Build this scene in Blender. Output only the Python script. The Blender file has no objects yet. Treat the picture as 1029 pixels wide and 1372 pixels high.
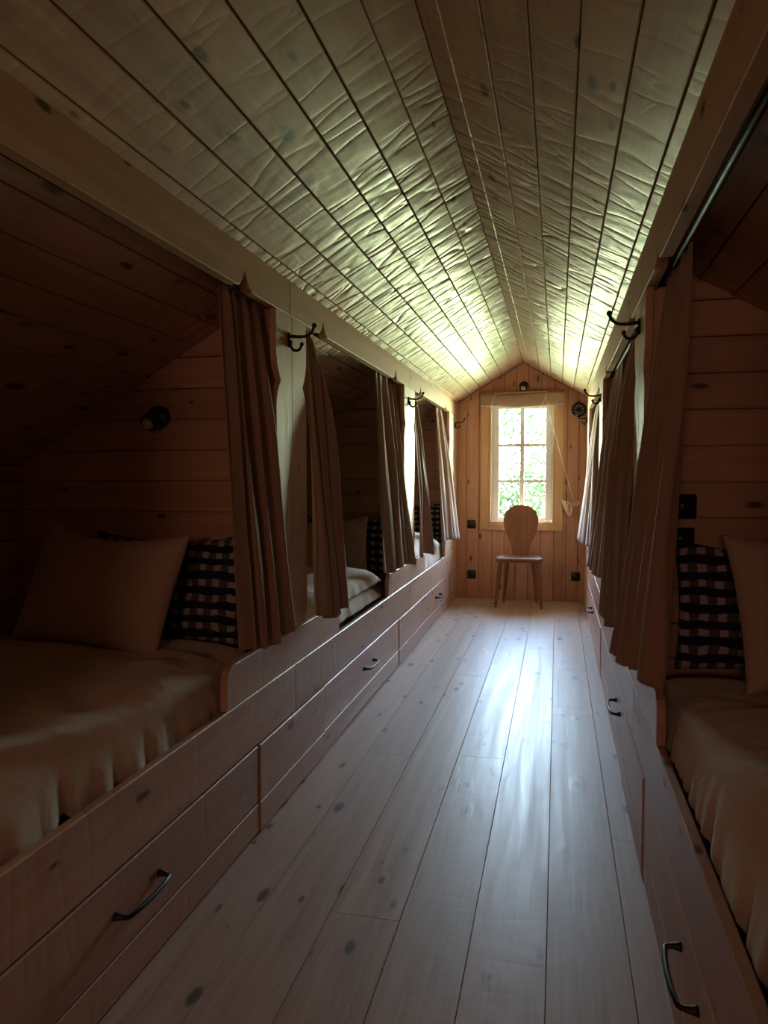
import bpy, bmesh, math, random
from mathutils import Vector, Matrix, noise
from math import sin, cos, pi, radians

S = bpy.context.scene
C = S.collection

# ------------------------------------------------------------------ camera
YAW, PIT = radians(13.19), radians(2.773)
cam_d = bpy.data.cameras.new('camera'); cam = bpy.data.objects.new('camera', cam_d); C.objects.link(cam)
cam.location = (0, 0, 1.2)
cam.rotation_euler = (pi/2 - PIT, 0, YAW)
cam_d.sensor_width = 36; cam_d.sensor_height = 36; cam_d.sensor_fit = 'AUTO'
cam_d.lens = 991/1372*36
cam_d.clip_start = 0.02
S.camera = cam

# ------------------------------------------------------------------ exposure
S.view_settings.view_transform = 'Standard'
S.view_settings.look = 'None'
S.view_settings.gamma = 1
S.view_settings.use_curve_mapping = False
S.view_settings.exposure = 0.0

# ------------------------------------------------------------------ world: pale sky over a sunlit green garden
DAYLIGHT = 120.0
w = bpy.data.worlds.new('world'); S.world = w; w.use_nodes = True
nt = w.node_tree; nt.nodes.clear()
o = nt.nodes.new('ShaderNodeOutputWorld'); bg = nt.nodes.new('ShaderNodeBackground')
tc = nt.nodes.new('ShaderNodeTexCoord'); sp = nt.nodes.new('ShaderNodeSeparateXYZ')
mr = nt.nodes.new('ShaderNodeMapRange'); mr.inputs['From Min'].default_value = -1; mr.inputs['From Max'].default_value = 1
rp = nt.nodes.new('ShaderNodeValToRGB'); rp.color_ramp.interpolation = 'EASE'
# ground dimmed, meadow and hedge band brightened to spread daylight down the room, pale haze, blue sky above
stops = [(-1.0, (.06, .08, .04)), (-.62, (.09, .12, .06)), (-.34, (.20, .29, .14)), (-.12, (1.06, 1.27, .70)), (.06, (1.04, 1.24, .88)), (.24, (.66, .92, 1.18)), (.6, (.26, .42, .66)), (1.0, (.16, .28, .48))]
while len(rp.color_ramp.elements) < len(stops): rp.color_ramp.elements.new(.5)
for e_, (z_, c_) in zip(rp.color_ramp.elements, stops):
    e_.position = (z_+1)/2; e_.color = (c_[0]*.8, c_[1]*.8, c_[2]*.8, 1)
nt.links.new(tc.outputs['Generated'], sp.inputs[0]); nt.links.new(sp.outputs['Z'], mr.inputs['Value'])
nt.links.new(mr.outputs[0], rp.inputs[0]); nt.links.new(rp.outputs[0], bg.inputs['Color'])
bg.inputs['Strength'].default_value = DAYLIGHT
nt.links.new(bg.outputs[0], o.inputs[0])
try:
    w.cycles.sampling_method = 'MANUAL'; w.cycles.sample_map_resolution = 256
except Exception: pass

# portal in the window opening (only guides the sampling of the sky)
pl = bpy.data.lights.new('window_portal', 'AREA'); pl.shape = 'RECTANGLE'; pl.size = 0.66; pl.size_y = 1.16
po = bpy.data.objects.new('window_portal', pl); C.objects.link(po)
po.location = (-0.33, 7.44, 1.30); po.rotation_euler = (-pi/2, 0, 0)
try: pl.cycles.is_portal = True
except Exception: pass

# dim warm fill light, added behind the camera to lift the foreground
FILL_BEHIND = 11.5

# ------------------------------------------------------------------ materials
def newmat(name):
    m = bpy.data.materials.new(name); m.use_nodes = True
    n = m.node_tree.nodes; b = n['Principled BSDF']
    return m, m.node_tree, n, b

class NB:
    """tiny node builder"""
    def __init__(s, nt): s.nt = nt
    def _in(s, sock, v):
        if v is None: return
        if isinstance(v, (int, float)): sock.default_value = v
        elif isinstance(v, (tuple, list)): sock.default_value = v
        else: s.nt.links.new(v, sock)
    def math(s, op, a, b=None, c=None, clamp=False):
        n = s.nt.nodes.new('ShaderNodeMath'); n.operation = op; n.use_clamp = clamp
        s._in(n.inputs[0], a); s._in(n.inputs[1], b)
        if c is not None: s._in(n.inputs[2], c)
        return n.outputs[0]
    def vmath(s, op, a, b=None):
        n = s.nt.nodes.new('ShaderNodeVectorMath'); n.operation = op
        s._in(n.inputs[0], a); s._in(n.inputs[1], b); return n.outputs[0]
    def noise(s, vec, scale=1, detail=2, rough=.5, dist=0):
        n = s.nt.nodes.new('ShaderNodeTexNoise'); s._in(n.inputs['Vector'], vec)
        n.inputs['Scale'].default_value = scale; n.inputs['Detail'].default_value = detail
        n.inputs['Roughness'].default_value = rough; n.inputs['Distortion'].default_value = dist
        return n.outputs[0]
    def vor(s, vec, scale=1, rnd=1):
        n = s.nt.nodes.new('ShaderNodeTexVoronoi'); s._in(n.inputs['Vector'], vec)
        n.inputs['Scale'].default_value = scale; n.inputs['Randomness'].default_value = rnd
        return n.outputs['Distance'], n.outputs['Color']
    def rng(s, v, a, b, c=0, d=1, smooth=False):
        n = s.nt.nodes.new('ShaderNodeMapRange'); s._in(n.inputs['Value'], v)
        if smooth: n.interpolation_type = 'SMOOTHSTEP'
        for k, x in zip(('From Min', 'From Max', 'To Min', 'To Max'), (a, b, c, d)): s._in(n.inputs[k], x)
        return n.outputs[0]
    def mix(s, f, a, b, mode='MIX'):
        n = s.nt.nodes.new('ShaderNodeMix'); n.data_type = 'RGBA'; n.blend_type = mode
        s._in(n.inputs[0], f); s._in(n.inputs[6], a); s._in(n.inputs[7], b); return n.outputs[2]
    def bump(s, h, dist=.001, strength=1, normal=None):
        n = s.nt.nodes.new('ShaderNodeBump'); s._in(n.inputs['Height'], h)
        n.inputs['Distance'].default_value = dist; n.inputs['Strength'].default_value = strength
        if normal is not None: s.nt.links.new(normal, n.inputs['Normal'])
        return n.outputs[0]

def V4(c): return (c[0], c[1], c[2], 1)

def wood(name, axis, light, dark, knot=(.055, .022, .014), rough=.5, ripple=0, knots=1, tone=.14, coat=0, fade=None, spec=.35):
    m, nt, n, b = newmat(name); B = NB(nt)
    tc = nt.nodes.new('ShaderNodeTexCoord'); oi = nt.nodes.new('ShaderNodeObjectInfo')
    rnd = oi.outputs['Random']
    off = nt.nodes.new('ShaderNodeCombineXYZ')
    nt.links.new(B.math('MULTIPLY', rnd, 41.3), off.inputs[0]); nt.links.new(B.math('MULTIPLY', rnd, 73.7), off.inputs[1])
    nt.links.new(B.math('MULTIPLY', rnd, 19.1), off.inputs[2])
    p = B.vmath('ADD', tc.outputs['Object'], off.outputs[0])
    def sc(l, a):
        v = [a, a, a]; v[axis] = l; return B.vmath('MULTIPLY', p, tuple(v))
    # slow wobble so that the grain bends
    wob = B.noise(sc(2.2, 5), 1, 2)
    wv = nt.nodes.new('ShaderNodeCombineXYZ')
    for k in range(3):
        if k != axis: nt.links.new(B.math('MULTIPLY', wob, 1.4), wv.inputs[k])
    g1 = B.noise(B.vmath('ADD', sc(.7, 22), wv.outputs[0]), 1, 4, .6, .25)
    g2 = B.noise(B.vmath('ADD', sc(1.6, 90), wv.outputs[0]), 1, 2, .5)
    grain = B.math('ADD', B.math('MULTIPLY', B.rng(g1, .35, .65), .7), B.math('MULTIPLY', B.rng(g2, .3, .7), .3))
    col = B.mix(grain, V4(dark), V4(light))
    col = B.mix(1.0, col, B.mix(B.rng(rnd, 0, 1), (1-tone, 1-tone, 1-tone, 1), (1+tone*.6,)*3+(1,)), 'MULTIPLY')
    # knots
    wk = B.noise(sc(14, 34), 1, 2)
    kv = B.vmath('ADD', sc(5, 12.5), B.vmath('MULTIPLY', nt.nodes[-1].outputs[0] if False else wv.outputs[0], (.12, .12, .12)))
    kd, kc = B.vor(kv, 1)
    ks = nt.nodes.new('ShaderNodeSeparateColor'); nt.links.new(kc, ks.inputs[0])
    on = B.rng(ks.outputs[0], .28, .32)
    th = B.math('MULTIPLY', B.rng(ks.outputs[1], 0, 1, .08, .20), knots)
    kdw = B.math('ADD', kd, B.math('MULTIPLY', B.math('SUBTRACT', wk, .5), .17))
    core = B.math('MULTIPLY', on, B.math('SUBTRACT', 1, B.rng(kdw, B.math('MULTIPLY', th, .45), th, smooth=True)))
    halo = B.math('MULTIPLY', on, B.math('SUBTRACT', 1, B.rng(kdw, th, B.math('MULTIPLY', th, 2.1), smooth=True)))
    col = B.mix(B.math('MULTIPLY', halo, .35), col, V4([c*.72 for c in light]))
    col = B.mix(B.math('MULTIPLY', core, .88), col, V4(knot))
    nt.links.new(col, b.inputs['Base Color'])
    nt.links.new(B.rng(g1, .3, .7, rough-.05, rough+.09), b.inputs['Roughness'])
    b.inputs['Specular IOR Level'].default_value = spec
    h = B.math('ADD', B.math('MULTIPLY', g2, .25), B.math('MULTIPLY', halo, .35))
    nrm = B.bump(h, .0012)
    if ripple:
        r1 = B.noise(sc(9, 5.5), 1, 1, .5, .9)
        r2 = B.noise(sc(17, 7), 1, 1, .5, .8)
        r3 = B.noise(sc(9, 2.2), 1, 1, .5, .35)
        rid = B.math('POWER', B.math('SUBTRACT', 1, B.math('ABSOLUTE', B.math('SUBTRACT', B.math('MULTIPLY', r3, 2), 1), clamp=True), clamp=True), 11)
        f = B.math('ADD', B.math('MULTIPLY', B.rng(r1, .3, .7), .36), B.math('ADD', B.math('MULTIPLY', B.rng(r2, .3, .7), .14), B.math('MULTIPLY', rid, -.8)))
        if fade:   # the boards laid nearer the far gable are the rough, rippled ones
            gp = nt.nodes.new('ShaderNodeNewGeometry'); sy = nt.nodes.new('ShaderNodeSeparateXYZ')
            nt.links.new(gp.outputs['Position'], sy.inputs[0])
            f = B.math('MULTIPLY', f, B.rng(sy.outputs[1], fade[0], fade[1], .05, 1, smooth=True))
        nrm = B.bump(f, ripple, 1, nrm)
    nt.links.new(nrm, b.inputs['Normal'])
    if coat:
        b.inputs['Coat Weight'].default_value = coat; b.inputs['Coat Roughness'].default_value = .28
    return m

PL, PD = (.62, .375, .25), (.48, .265, .165)
W = {}
for ax, nm in enumerate('xyz'):
    W['pine_'+nm] = wood('pine_'+nm, ax, PL, PD)
W['ceil'] = wood('pine_ceiling', 0, (.66, .425, .275), (.49, .295, .175), ripple=.0100, rough=.42, knots=1.5, fade=(1.5, 3.7), spec=.4)
W['pine_z'] = wood('pine_gable', 2, (.60, .35, .24), (.46, .245, .155), knots=1.5, tone=.2)
W['board'] = wood('pine_board', 0, PL, PD)
W['floor'] = wood('pine_floor', 0, (.60, .44, .325), (.42, .29, .20), knot=(.075, .040, .025), rough=.42, tone=.12, ripple=.0002, knots=1.4, spec=.5)
W['front'] = wood('pine_front', 1, (.62, .385, .275), (.50, .29, .195), rough=.42, ripple=.0005, knots=1.2)
W['trim'] = wood('pine_trim', 1, (.62, .375, .23), (.50, .28, .16), spec=.2, rough=.55)
W['post'] = wood('pine_post', 2, (.66, .44, .28), (.56, .35, .21), rough=.5, knots=.8)
W['casing'] = wood('pine_casing', 2, (.64, .43, .25), (.54, .34, .18), knots=.4, rough=.4)
W['chair'] = wood('chair_oak', 2, (.29, .135, .078), (.22, .10, .056), knots=0.01, rough=.38, tone=.02)

def plain(name, col, rough=.5, metal=0, spec=.5):
    m, nt, n, b = newmat(name); B = NB(nt)
    tc = nt.nodes.new('ShaderNodeTexCoord')
    f = B.noise(tc.outputs['Object'], 40, 2)
    nt.links.new(B.mix(f, V4([c*.85 for c in col]), V4([min(1, c*1.12) for c in col])), b.inputs['Base Color'])
    b.inputs['Roughness'].default_value = rough; b.inputs['Metallic'].default_value = metal
    b.inputs['Specular IOR Level'].default_value = spec
    return m
def fabric(name, col, bump=.0006, sheen=.3, transl=0):
    m, nt, n, b = newmat(name); B = NB(nt)
    tc = nt.nodes.new('ShaderNodeTexCoord'); P = tc.outputs['Object']
    a = B.noise(B.vmath('MULTIPLY', P, (300, 300, 40)), 1, 1); c = B.noise(B.vmath('MULTIPLY', P, (40, 40, 300)), 1, 1)
    big = B.noise(P, 5, 3)
    f = B.math('MULTIPLY', B.math('ADD', a, c), .5)
    nt.links.new(B.mix(B.math('MULTIPLY', B.math('ADD', f, big), .5), V4([x*.8 for x in col]), V4([min(1, x*1.15) for x in col])), b.inputs['Base Color'])
    b.inputs['Roughness'].default_value = .9; b.inputs['Specular IOR Level'].default_value = .15
    b.inputs['Sheen Weight'].default_value = sheen; b.inputs['Sheen Roughness'].default_value = .5
    nrm = B.bump(f, bump)
    wr = B.noise(P, 11, 3, .55, .8)
    nrm = B.bump(wr, .006, .5, nrm)
    nt.links.new(nrm, b.inputs['Normal'])
    if transl:
        t = nt.nodes.new('ShaderNodeBsdfTranslucent'); t.inputs[0].default_value = V4([min(1, x*1.2) for x in col])
        ms = nt.nodes.new('ShaderNodeMixShader'); ms.inputs[0].default_value = transl
        nt.links.new(b.outputs[0], ms.inputs[1]); nt.links.new(t.outputs[0], ms.inputs[2])
        nt.links.new(ms.outputs[0], n['Material Output'].inputs[0])
    return m
W['linen'] = fabric('linen_pillow', (.60, .44, .34))
W['duvet'] = fabric('duvet_cotton', (.66, .54, .44))
W['curtain'] = fabric('curtain_linen', (.40, .255, .185), transl=.12)
W['blind'] = fabric('blind_linen', (.40, .30, .22), transl=.02)
W['mattress'] = fabric('mattress_ticking', (.5, .42, .36))
W['black'] = plain('black_iron', (.012, .012, .013), .5, 0, .4)
W['plastic'] = plain('black_plastic', (.02, .018, .018), .35)
W['backing'] = plain('dark_backing', (.05, .028, .018), .9)
W['white'] = plain('white_paint', (.86, .86, .84), .45)
W['cord'] = plain('cotton_cord', (.78, .66, .55), .9)
W['pale'] = plain('pale_slot_light', (.8, .78, .74), .4)  # pale colour standing for light through the vent slots
W['bulb'] = plain('bulb_glass', (.6, .5, .35), .12)
W['bark'] = plain('bark', (.22, .17, .12), .9)
def gingham():
    m, nt, n, b = newmat('gingham_cotton'); B = NB(nt)
    tc = nt.nodes.new('ShaderNodeTexCoord'); s = nt.nodes.new('ShaderNodeSeparateXYZ')
    wv = B.vmath('MULTIPLY', B.vmath('SUBTRACT', nt.nodes.new('ShaderNodeTexNoise').outputs[1], (.5, .5, .5)), (.03, .03, .03))
    nt.nodes[-3]
    nt.links.new(B.vmath('ADD', tc.outputs['Object'], wv), s.inputs[0])
    def st(v):
        f = B.math('FRACT', B.math('MULTIPLY', v, 1/.052)); return B.math('GREATER_THAN', f, .46)
    a, c = st(s.outputs[0]), st(s.outputs[2])
    col = B.mix(a, (.42, .37, .34, 1), (.09, .10, .10, 1))
    col = B.mix(c, col, (.022, .024, .026, 1))
    nt.links.new(col, b.inputs['Base Color']); b.inputs['Roughness'].default_value = .9; b.inputs['Specular IOR Level'].default_value = .1
    return m
W['gingham'] = gingham()
def glassmat():
    m, nt, n, b = newmat('window_glass'); n.remove(b)
    g = nt.nodes.new('ShaderNodeBsdfGlossy'); g.inputs['Roughness'].default_value = .02
    t = nt.nodes.new('ShaderNodeBsdfTransparent'); ms = nt.nodes.new('ShaderNodeMixShader'); fr = nt.nodes.new('ShaderNodeFresnel')
    fr.inputs[0].default_value = 1.2
    nt.links.new(fr.outputs[0], ms.inputs[0]); nt.links.new(t.outputs[0], ms.inputs[1]); nt.links.new(g.outputs[0], ms.inputs[2])
    nt.links.new(ms.outputs[0], n['Material Output'].inputs[0]); return m
W['glass'] = glassmat()
def leafmat():
    m, nt, n, b = newmat('leaf'); B = NB(nt)
    tc = nt.nodes.new('ShaderNodeTexCoord'); f = B.noise(tc.outputs['Object'], 3, 2)
    col = B.mix(B.rng(f, .35, .65), (.012, .022, .009, 1), (.030, .040, .015, 1))
    nt.links.new(col, b.inputs['Base Color']); b.inputs['Roughness'].default_value = .7; b.inputs['Specular IOR Level'].default_value = .03
    t = nt.nodes.new('ShaderNodeBsdfTranslucent'); nt.links.new(col, t.inputs[0])
    ms = nt.nodes.new('ShaderNodeMixShader'); ms.inputs[0].default_value = .5
    nt.links.new(b.outputs[0], ms.inputs[1]); nt.links.new(t.outputs[0], ms.inputs[2]); nt.links.new(ms.outputs[0], n['Material Output'].inputs[0])
    return m
W['leaf'] = leafmat()

# ------------------------------------------------------------------ object helpers
def link(name, me, mat=None, parent=None, smooth=False):
    o = bpy.data.objects.new(name, me); C.objects.link(o)
    if mat is not None and not me.materials: me.materials.append(W[mat] if isinstance(mat, str) else mat)
    if smooth: me.polygons.foreach_set('use_smooth', [True]*len(me.polygons))
    if parent is not None: o.parent = parent
    return o
def empty(name, loc=(0, 0, 0)):
    o = bpy.data.objects.new(name, None); C.objects.link(o); o.location = loc; o.empty_display_size = .1; return o
def tag(o, label, cat, group=None):
    o['label'] = label; o['category'] = cat
    if group: o['group'] = group
    return o
def struct(o): o['kind'] = 'structure'; return o
def mesh(verts, faces, name='m'):
    me = bpy.data.meshes.new(name); me.from_pydata([tuple(v) for v in verts], [], faces); me.update(); return me
def bmesh_to(bm, name='m'):
    bmesh.ops.recalc_face_normals(bm, faces=bm.faces)
    me = bpy.data.meshes.new(name); bm.to_mesh(me); bm.free(); return me

def box(bm, x0, x1, y0, y1, z0, z1):
    r = bmesh.ops.create_cube(bm, size=1)
    bmesh.ops.transform(bm, matrix=Matrix.Translation(((x0+x1)/2, (y0+y1)/2, (z0+z1)/2)) @ Matrix.Diagonal((abs(x1-x0), abs(y1-y0), abs(z1-z0), 1)), verts=r['verts'])
    return r['verts']
def box_obj(name, b, mat, parent=None, bev=.002):
    """box mesh, origin at its centre so that object texture coordinates are its own"""
    c = Vector(((b[0]+b[1])/2, (b[2]+b[3])/2, (b[4]+b[5])/2))
    bm = bmesh.new(); box(bm, b[0]-c.x, b[1]-c.x, b[2]-c.y, b[3]-c.y, b[4]-c.z, b[5]-c.z)
    if bev: bmesh.ops.bevel(bm, geom=list(bm.edges), offset=bev, segments=1, affect='EDGES')
    o = link(name, bmesh_to(bm), mat, parent); o.location = c; return o
def prism_obj(name, pts, axis, a0, a1, mat, parent=None, bev=.002):
    """pts: outline in the two other axes (in cyclic order x,y,z without axis), extruded along axis from a0 to a1"""
    cu = sum(p[0] for p in pts)/len(pts); cv = sum(p[1] for p in pts)/len(pts); ca = (a0+a1)/2
    def mk(u, v, a):
        return {0: (a, u, v), 1: (u, a, v), 2: (u, v, a)}[axis]
    bm = bmesh.new()
    A = [bm.verts.new(mk(u-cu, v-cv, a0-ca)) for u, v in pts]; Bv = [bm.verts.new(mk(u-cu, v-cv, a1-ca)) for u, v in pts]
    f1 = bm.faces.new(A); f2 = bm.faces.new(Bv[::-1]); k = len(pts)
    for i in range(k): bm.faces.new((A[i], Bv[i], Bv[(i+1) % k], A[(i+1) % k]))
    bmesh.ops.recalc_face_normals(bm, faces=bm.faces)
    if bev:
        ed = list({e for f in (f1, f2) for e in f.edges})
        bmesh.ops.bevel(bm, geom=ed, offset=bev, segments=1, affect='EDGES')
    o = link(name, bmesh_to(bm), mat, parent); o.location = mk(cu, cv, ca); return o

BM = {}
def board_mesh(L, Wd, T, mat):
    ch = .001 if mat == 'floor' else .0025
    key = (round(L, 3), round(Wd, 4), T, mat)
    if key in BM: return BM[key]
    hw = Wd/2
    prof = [(-hw, -T), (-hw, -ch), (-hw+ch, 0), (hw-ch, 0), (hw, -ch), (hw, -T)]
    vs = [(-L/2, y, z) for y, z in prof] + [(L/2, y, z) for y, z in prof]
    fs = [tuple(range(6)), tuple(range(11, 5, -1))] + [(i+6, (i+1) % 6+6, (i+1) % 6, i) for i in range(6)]
    bm = bmesh.new(); vv = [bm.verts.new(v) for v in vs]
    for f in fs: bm.faces.new([vv[i] for i in f])
    me = bmesh_to(bm, 'board'); me.materials.append(W[mat]); BM[key] = me; return me
def board(name, L, Wd, T, mat, pos, ex, ez, parent):
    ex = Vector(ex).normalized(); ez = Vector(ez).normalized(); ey = ez.cross(ex)
    o = bpy.data.objects.new(name, board_mesh(L, Wd, T, mat)); C.objects.link(o)
    M = Matrix((ex, ey, ez)).transposed().to_4x4(); M.translation = pos
    o.parent = parent; o.matrix_local = M; return o

def tube(bm, pts, r, seg=10, caps=True):
    pts = [Vector(p) for p in pts]; rings = []
    rr = r if isinstance(r, (list, tuple)) else [r]*len(pts)
    up = Vector((0.13, .07, 1)).normalized(); prev = None
    for i, p in enumerate(pts):
        t = (pts[min(i+1, len(pts)-1)]-pts[max(i-1, 0)]).normalized()
        n = (prev - t*prev.dot(t)) if prev is not None else (up - t*up.dot(t))
        if n.length < 1e-4: n = Vector((1, 0, 0)) - t*t.x
        n.normalize(); prev = n; b_ = t.cross(n)
        rings.append([bm.verts.new(p + (n*cos(2*pi*k/seg)+b_*sin(2*pi*k/seg))*rr[i]) for k in range(seg)])
    for a, b_ in zip(rings, rings[1:]):
        for k in range(seg): bm.faces.new((a[k], a[(k+1) % seg], b_[(k+1) % seg], b_[k]))
    if caps: bm.faces.new(rings[0][::-1]); bm.faces.new(rings[-1])
def bez(p0, p1, p2, p3, n=8):
    p0, p1, p2, p3 = map(Vector, (p0, p1, p2, p3)); out = []
    for i in range(n+1):
        t = i/n; out.append(p0*(1-t)**3+p1*3*t*(1-t)**2+p2*3*t*t*(1-t)+p3*t**3)
    return out
def sphere(bm, c, r, sx=1, sy=1, sz=1, u=16, v=10):
    q = bmesh.ops.create_uvsphere(bm, u_segments=u, v_segments=v, radius=r)
    bmesh.ops.transform(bm, matrix=Matrix.Translation(c) @ Matrix.Diagonal((sx, sy, sz, 1)), verts=q['verts'])
def cyl(bm, p0, p1, r0, r1=None, seg=20):
    tube(bm, [p0, p1], [r0, r0 if r1 is None else r1], seg)
def copy_tree(o, parent=None):
    c = o.copy(); C.objects.link(c)
    if parent is not None: c.parent = parent
    for ch in list(o.children): copy_tree(ch, c)
    return c

# ------------------------------------------------------------------ dimensions
XC, ZR, SL = -0.33, 2.29, 0.58            # ridge x, ridge height, roof slope
XL, XR = -0.965, 0.262                    # faces of the bed fronts
KL, KR = -2.13, 1.44                      # knee walls
YN, YF = -2.7, 7.27                       # near and far walls
CS = 1/math.sqrt(1+SL*SL)
def roof(x): return ZR - abs(x-XC)*SL
rng = random.Random(7)

# ------------------------------------------------------------------ ceiling
ceil = struct(prism_obj('ceiling', [(KL-.15, roof(KL-.15)+.03), (XC, ZR+.03), (KR+.15, roof(KR+.15)+.03), (KR+.15, roof(KR+.15)+.09), (XC, ZR+.09), (KL-.15, roof(KL-.15)+.09)], 1, YN-.10, YF+.13, 'backing', bev=0))
P = .1025
def ceiling_side(sgn, start, last, seed):
    r = random.Random(seed); edges = [0.0, start]
    while edges[-1] + P < last: edges.append(edges[-1]+P)
    edges.append(last)
    nz = Vector((-sgn*SL*CS, 0, -CS)).normalized()    # facing into the room
    for i in range(len(edges)-1):
        a0, a1 = edges[i], edges[i+1]; wd = (a1-a0)/CS - (.0035 if i else -.001)
        if wd < .02: continue
        am = (a0+a1)/2; x = XC+sgn*am; z = ZR-am*SL
        cuts = [YN, -.6, YF-.002]
        j1 = [2.3, 2.7, 2.15, 2.85, 2.45, 2.6][(i*5+seed) % 6] + r.uniform(-.15, .15)
        cuts += [j1]
        if i % 3: cuts.append(j1+r.choice([2.4, 3.0, 3.6]))
        cuts.sort()
        for c0, c1 in zip(cuts, cuts[1:]):
            L = c1-c0-.0015
            if L < .1: continue
            board('ceiling_board', L, wd, .018, 'ceil', (x, (c0+c1)/2, z-.001), (0, 1, 0), nz, ceil)
ceil.location = ceil.location   # boards are parented in the ceiling's frame
cl = ceil.location.copy()
ceiling_side(-1, .096, XC-KL, 3)
ceiling_side(1, .055, KR-XC, 8)
for ch in ceil.children: ch.location -= cl

# ------------------------------------------------------------------ floor
fl = struct(box_obj('floor', (KL-.1, KR+.1, YN-.05, YF+.02, -.12, -.0225), 'backing', bev=0))
seams = [XL-.05, -.79, -.597, -.402, -.207, -.014, .187, XR+.06]
joints = [[2.2, 4.9], [3.06, 5.9], [1.9, 4.4], [3.12, 6.2], [.9, 5.2], [3.78, 3.9], [2.5, 5.4]]
for i in range(7):
    cuts = [YN]+joints[i]+[YF]
    for c0, c1 in zip(cuts, cuts[1:]):
        wd = seams[i+1]-seams[i]-.0012
        p = Vector(((seams[i]+seams[i+1])/2, (c0+c1)/2, 0)) - fl.location
        board('floor_plank', c1-c0-.0012, wd, .022, 'floor', p, (0, 1, 0), (0, 0, 1), fl)

# ------------------------------------------------------------------ far wall with window opening
WX0, WX1, WZ0, WZ1 = -.635, -.022, .745, 1.93
wf = struct(empty('wall_far', (0, YF, 0)))
def rel(o, par): o.location = Vector(o.location)-Vector(par.location); return o
def gable_board(x0, x1, y0, y1, parent):
    g = .0016
    x0 += g; x1 -= g
    def seg(z0, z1a, z1b, xm=None):
        pts = [(x0, z0), (x1, z0), (x1, z1b)]
        if xm is not None: pts.append((xm, roof(xm)-.004))
        pts.append((x0, z1a))
        rel(prism_obj('wall_board', pts, 1, y0, y1, 'pine_z', parent, .0025), parent)
    xm = XC if x0 < XC < x1 else None
    if x1 > WX0 and x0 < WX1:
        xa, xb = x0, x1
        if x0 < WX0 or x1 > WX1:   # partly beside the opening
            s0, s1 = (x0, min(x1, WX0)) if x0 < WX0 else (max(x0, WX1), x1)
            pts = [(s0, WZ0), (s1, WZ0), (s1, WZ1), (s0, WZ1)]
            if s1-s0 > .01: rel(prism_obj('wall_board', pts, 1, y0, y1, 'pine_z', parent, .001), parent)
        seg(0, WZ0, WZ0); seg(WZ1, roof(x0)-.004, roof(x1)-.004, xm)
    else:
        seg(0, roof(x0)-.004, roof(x1)-.004, xm)
xs = [-1.10, -.987, -.869, -.749, -.62, -.503, -.39, -.275, -.152, -.031, .087, .195, .30, .42]
for a, b in zip(xs, xs[1:]): gable_board(a, b, YF, YF+.02, wf)
# outer skin of the gable with the opening left free
def skin(name, x0, x1, z0, z1a, z1b, xm=None):
    pts = [(x0, z0), (x1, z0), (x1, z1b)] + ([(xm, roof(xm)+u_)] if xm is not None else []) + [(x0, z1a)]
    return rel(prism_obj(name, pts, 1, YF+.021, YF+.13, 'backing', wf, 0), wf)
u_ = .034
skin('wall_core', KL-.1, WX0, -.06, roof(KL-.1)+u_, roof(WX0)+u_); skin('wall_core', WX1, KR+.1, -.06, roof(WX1)+u_, roof(KR+.1)+u_)
skin('wall_core', WX0, WX1, -.06, WZ0, WZ0); skin('wall_core', WX0, WX1, WZ1, roof(WX0)+u_, roof(WX1)+u_, XC)

# near wall behind the camera, and the knee walls behind the beds
def near_core():
    pts = [(KL-.1, -.12), (KR+.1, -.12), (KR+.1, roof(KR+.1)+.034), (XC, ZR+.034), (KL-.1, roof(KL-.1)+.034)]
    return prism_obj('wall_core', pts, 1, YN-.09, YN-.031, 'backing', None, 0)
wb = struct(empty('wall_near', (0, YN, 0)))
k_ = near_core(); k_.parent = wb; rel(k_, wb)
x = KL
while x < KR-.01:
    x1 = min(x+.24, KR); xm = XC if x < XC < x1 else None
    pts = [(x, 0), (x1-.003, 0), (x1-.003, roof(x1))] + ([(xm, ZR)] if xm is not None else []) + [(x, roof(x))]
    rel(prism_obj('wall_board', pts, 1, YN-.03, YN, 'pine_z', wb, .002), wb); x = x1
for nm, X, s in (('wall_left', KL, 1), ('wall_right', KR, -1)):
    wl = struct(box_obj(nm, (X-.06 if s > 0 else X+.021, X-.021 if s > 0 else X+.06, YN-.06, YF+.02, -.12, roof(X)+.05), 'backing', bev=0))
    z = .0; k = 0
    while z < roof(X)-.02:
        h = min(.118, roof(X)-z); jc = [2.9, 4.1, 1.9][k % 3]
        for c0, c1 in ((YN, jc), (jc, YF)):
            board('wall_board', c1-c0-.001, h-.0035, .02, 'board', Vector((X, (c0+c1)/2, z+h/2))-wl.location, (0, 1, 0), (s, 0, 0), wl)
        z += h; k += 1

# ------------------------------------------------------------------ partitions between the beds (horizontal boards)
def partition(name, side, y, t=.03, yf=None):
    pw = struct(empty(name, (0, y, 0)))
    xin = (XL-.03) if side < 0 else (XR+.03); xk = KL if side < 0 else KR
    z = .0; k = 0
    while z < roof(xin)-.01:
        z1 = min(z+.118, roof(xin))
        def lim(zz):
            d = (ZR-zz)/SL; xx = XC+side*d
            return max(xx, xk) if side < 0 else min(xx, xk)
        b0, b1 = lim(z+.003), lim(z1)
        if abs(b1-xin) < .01: b1 = xin
        pts = [(xin, z+.003), (b0, z+.003)]
        if abs(b0-b1) > 1e-4 and abs(b0-xk) < 1e-6: pts.append((xk, roof(xk)))
        pts += [(b1, z1)]
        if abs(b1-xin) > 1e-3: pts.append((xin, z1))
        if side > 0: pts = pts[::-1]
        pts = [(px, pz) for px, pz in pts]
        rel(prism_obj('wall_board', pts, 1, y, y+.0185, 'pine_x', pw, .003), pw)
        z = z1; k += 1
    core = [(xin, .0), (xk, .0), (xk, roof(xk)), (xin, roof(xin))]
    rel(prism_obj('wall_core', core, 1, y+.019, y+t, 'pine_x', pw, 0), pw)
    return pw
PY = [2.605, 4.86]
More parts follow.
